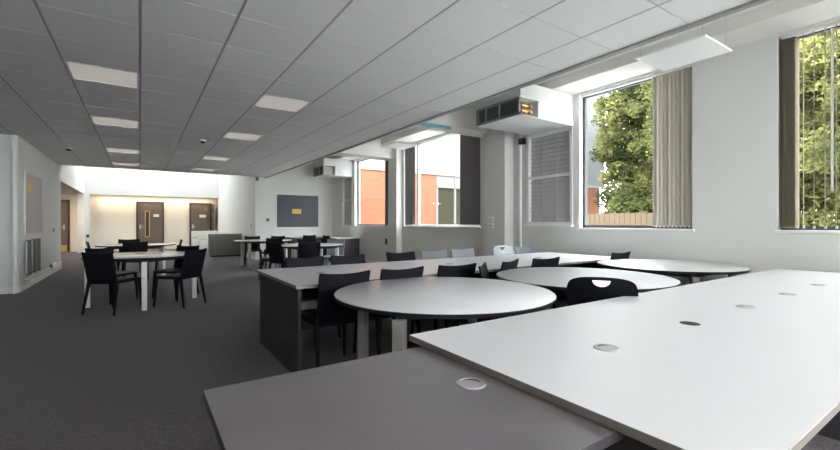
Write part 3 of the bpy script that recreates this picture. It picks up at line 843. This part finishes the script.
def tree(x, y, h, seed, label, m, n=9000, low=.25, spread=1.0, name='tree', cat='tree', leaf=.085):
    rng = random.Random(seed)
    t = empty(name, (x, y, -.15), 0, label, cat, 'trees and shrubs beyond the fence')
    tr = MB()
    tr.tube([(0, 0, 0), (.08, .05, h*.3), (-.05, .1, h*.6), (.05, 0, h*.85)], [.16, .13, .08, .03], 9)
    tips = []
    for k in range(11):
        z = h*(low+.08+.6*k/11); a = rng.random()*2*PI; L = (1.5+1.2*rng.random())*spread*(1-.25*k/11)
        q = (L*math.cos(a), L*math.sin(a), z+.7*L*.6)
        tr.tube([(0, 0, z), (q[0]*.5, q[1]*.5, z+.25*L), q], [.06, .04, .012], 6); tips.append(q)
    tr.build('trunk', M['trunk'], t, smooth=True)
    cl = [((0, 0, h*(.5+low/2)), (1.0*spread, 1.0*spread, h*(.5-low/2)*.9))]
    zc, hz, rr = h*(.52+low/2), h*(.49-low/2), 2.35*spread
    for _ in range(85):
        while True:
            a, b, c = rng.uniform(-1, 1), rng.uniform(-1, 1), rng.uniform(-1, 1)
            q = a*a+b*b+c*c
            if .25 < q < 1: break
        k = .35+.45*rng.random()
        cl.append(((a*rr, b*rr, zc+c*hz), (k, k, k*.7)))
    V, F = foliage(cl, n, leaf, seed)
    me = bpy.data.meshes.new('foliage'); me.from_pydata(V.tolist(), [], F.tolist()); me.materials.append(m)
    o = bpy.data.objects.new('foliage', me); C.objects.link(o); o.parent = t
    return t
tree(17.6, 8.7, 9.0, 1, 'dense broadleaf tree behind the fence, beside the white wing', M['leaf'], 42000, .05, .95)
tree(17.5, 7.4, 9.0, 2, 'tall broadleaf tree with a forked trunk behind the fence', M['leaf2'], 36000, .12, 1.15)
tree(16.4, 5.6, 8.4, 3, 'yellow green broadleaf tree partly hidden by the taupe blind', M['leaf'], 32000, .10, 1.1)
tree(13.2, 3.6, 7.2, 4, 'broadleaf tree close behind the edge window, beside its bunched slats', M['leaf2'], 60000, .06, 1.0, leaf=.055)
tree(12.4, 1.2, 7.6, 5, 'broadleaf tree filling the edge window', M['leaf'], 60000, .06, 1.1, leaf=.055)
tree(16.0, -1.2, 8.0, 6, 'broadleaf tree outside the unseen part of the edge window', M['leaf2'], 20000, .08, 1.1)
tree(27, 12.6, 12, 7, 'tall tree filling the gap beside the white wing', M['leaf2'], 26000, .05, 1.3)
tree(23.5, 10.9, 10.5, 8, 'tall background tree glimpsed between the nearer crowns by the white wing', M['leaf2'], 22000, .02, 1.3, leaf=.13)
tree(23.0, 7.2, 11, 9, 'tall background tree glimpsed behind the forked tree', M['leaf'], 22000, .02, 1.3, leaf=.13)
tree(19.5, 3.0, 9.5, 10, 'background tree glimpsed through the open blind slats', M['leaf2'], 22000, .02, 1.3, leaf=.12)
tree(18.5, .9, 9.5, 11, 'background tree at the cut edge of the photo', M['leaf'], 18000, .02, 1.2, leaf=.12)
for i, (x, y, s) in enumerate(((15.1, 6.0, 11), (15.2, 7.9, 12), (15.4, 9.1, 13), (12.2, 2.6, 14))):
    cl = [((random.uniform(-.6, .6), random.uniform(-.8, .8), random.uniform(.4, 2.7)), (.6, .7, .6)) for _ in range(12)]
    t = empty('shrub', (x, y, -.15), 0, ['leafy shrub under the yellow green tree', 'leafy shrub under the forked tree', 'leafy shrub beside the white wing corner', 'low leafy shrub in the edge window'][i], 'shrub', 'trees and shrubs beyond the fence')
    V, F = foliage(cl, 12000, .075, s)
    me = bpy.data.meshes.new('foliage'); me.from_pydata(V.tolist(), [], F.tolist()); me.materials.append(M['leaf2'])
    o = bpy.data.objects.new('foliage', me); C.objects.link(o); o.parent = t
    st = MB()
    for k in range(5): st.tube([(0, 0, 0), (random.uniform(-.5, .5), random.uniform(-.5, .5), 1.5)], [.03, .01], 6)
    st.build('stems', M['trunk'], t)

# ------------------------------------------------------------------ light
w = bpy.data.worlds.new('sky'); bpy.context.scene.world = w; w.use_nodes = True
bg = w.node_tree.nodes['Background']; bg.inputs['Color'].default_value = (.955, .957, 1.0, 1); bg.inputs['Strength'].default_value = 13.0

def area(name, loc, rot, sx, sy, e, col=(1, 1, 1)):
    l = bpy.data.lights.new(name, 'AREA'); l.shape = 'RECTANGLE'; l.size = sx; l.size_y = sy; l.energy = e; l.color = col
    o = bpy.data.objects.new(name, l); C.objects.link(o); o.location = loc; o.rotation_euler = rot
    return o
# added fill: bare area lights at ceiling height, unseen behind the camera
for x in (-1.5, .3, 2.1):
    for j in (2, 6): area('fill_lamp', (x, ys[j]+.3, CZ-.01), (0, 0, 0), .55, .55, 26, (1, .98, .95))
# warm downlights in the recess and the corridor
area('recess_lamp', (.6, 22.3, 2.415), (0, 0, 0), 4.4, .12, 22, (1, .82, .62))
area('corridor_lamp', (-3.2, 20.5, 2.42), (0, 0, 0), .6, .6, 40, (1, .82, .62))

# ------------------------------------------------------------------ camera
cam = bpy.data.cameras.new('camera'); co = bpy.data.objects.new('camera', cam); C.objects.link(co)
yaw = math.atan(280/413)
co.location = (0, 0, 1.22); co.rotation_euler = (PI/2, 0, -yaw)
cam.sensor_width = 36; cam.lens = 413/840*36; cam.shift_y = -2/840; cam.clip_start = .05; cam.clip_end = 200
sc = bpy.context.scene; sc.camera = co
sc.view_settings.view_transform = 'Standard'; sc.view_settings.look = 'None'; sc.view_settings.gamma = 1
sc.view_settings.exposure = 0.92
sc.cycles.use_denoising = True
sc.cycles.max_bounces = 14; sc.cycles.diffuse_bounces = 8; sc.cycles.transparent_max_bounces = 24
sc.cycles.sample_clamp_indirect = 8
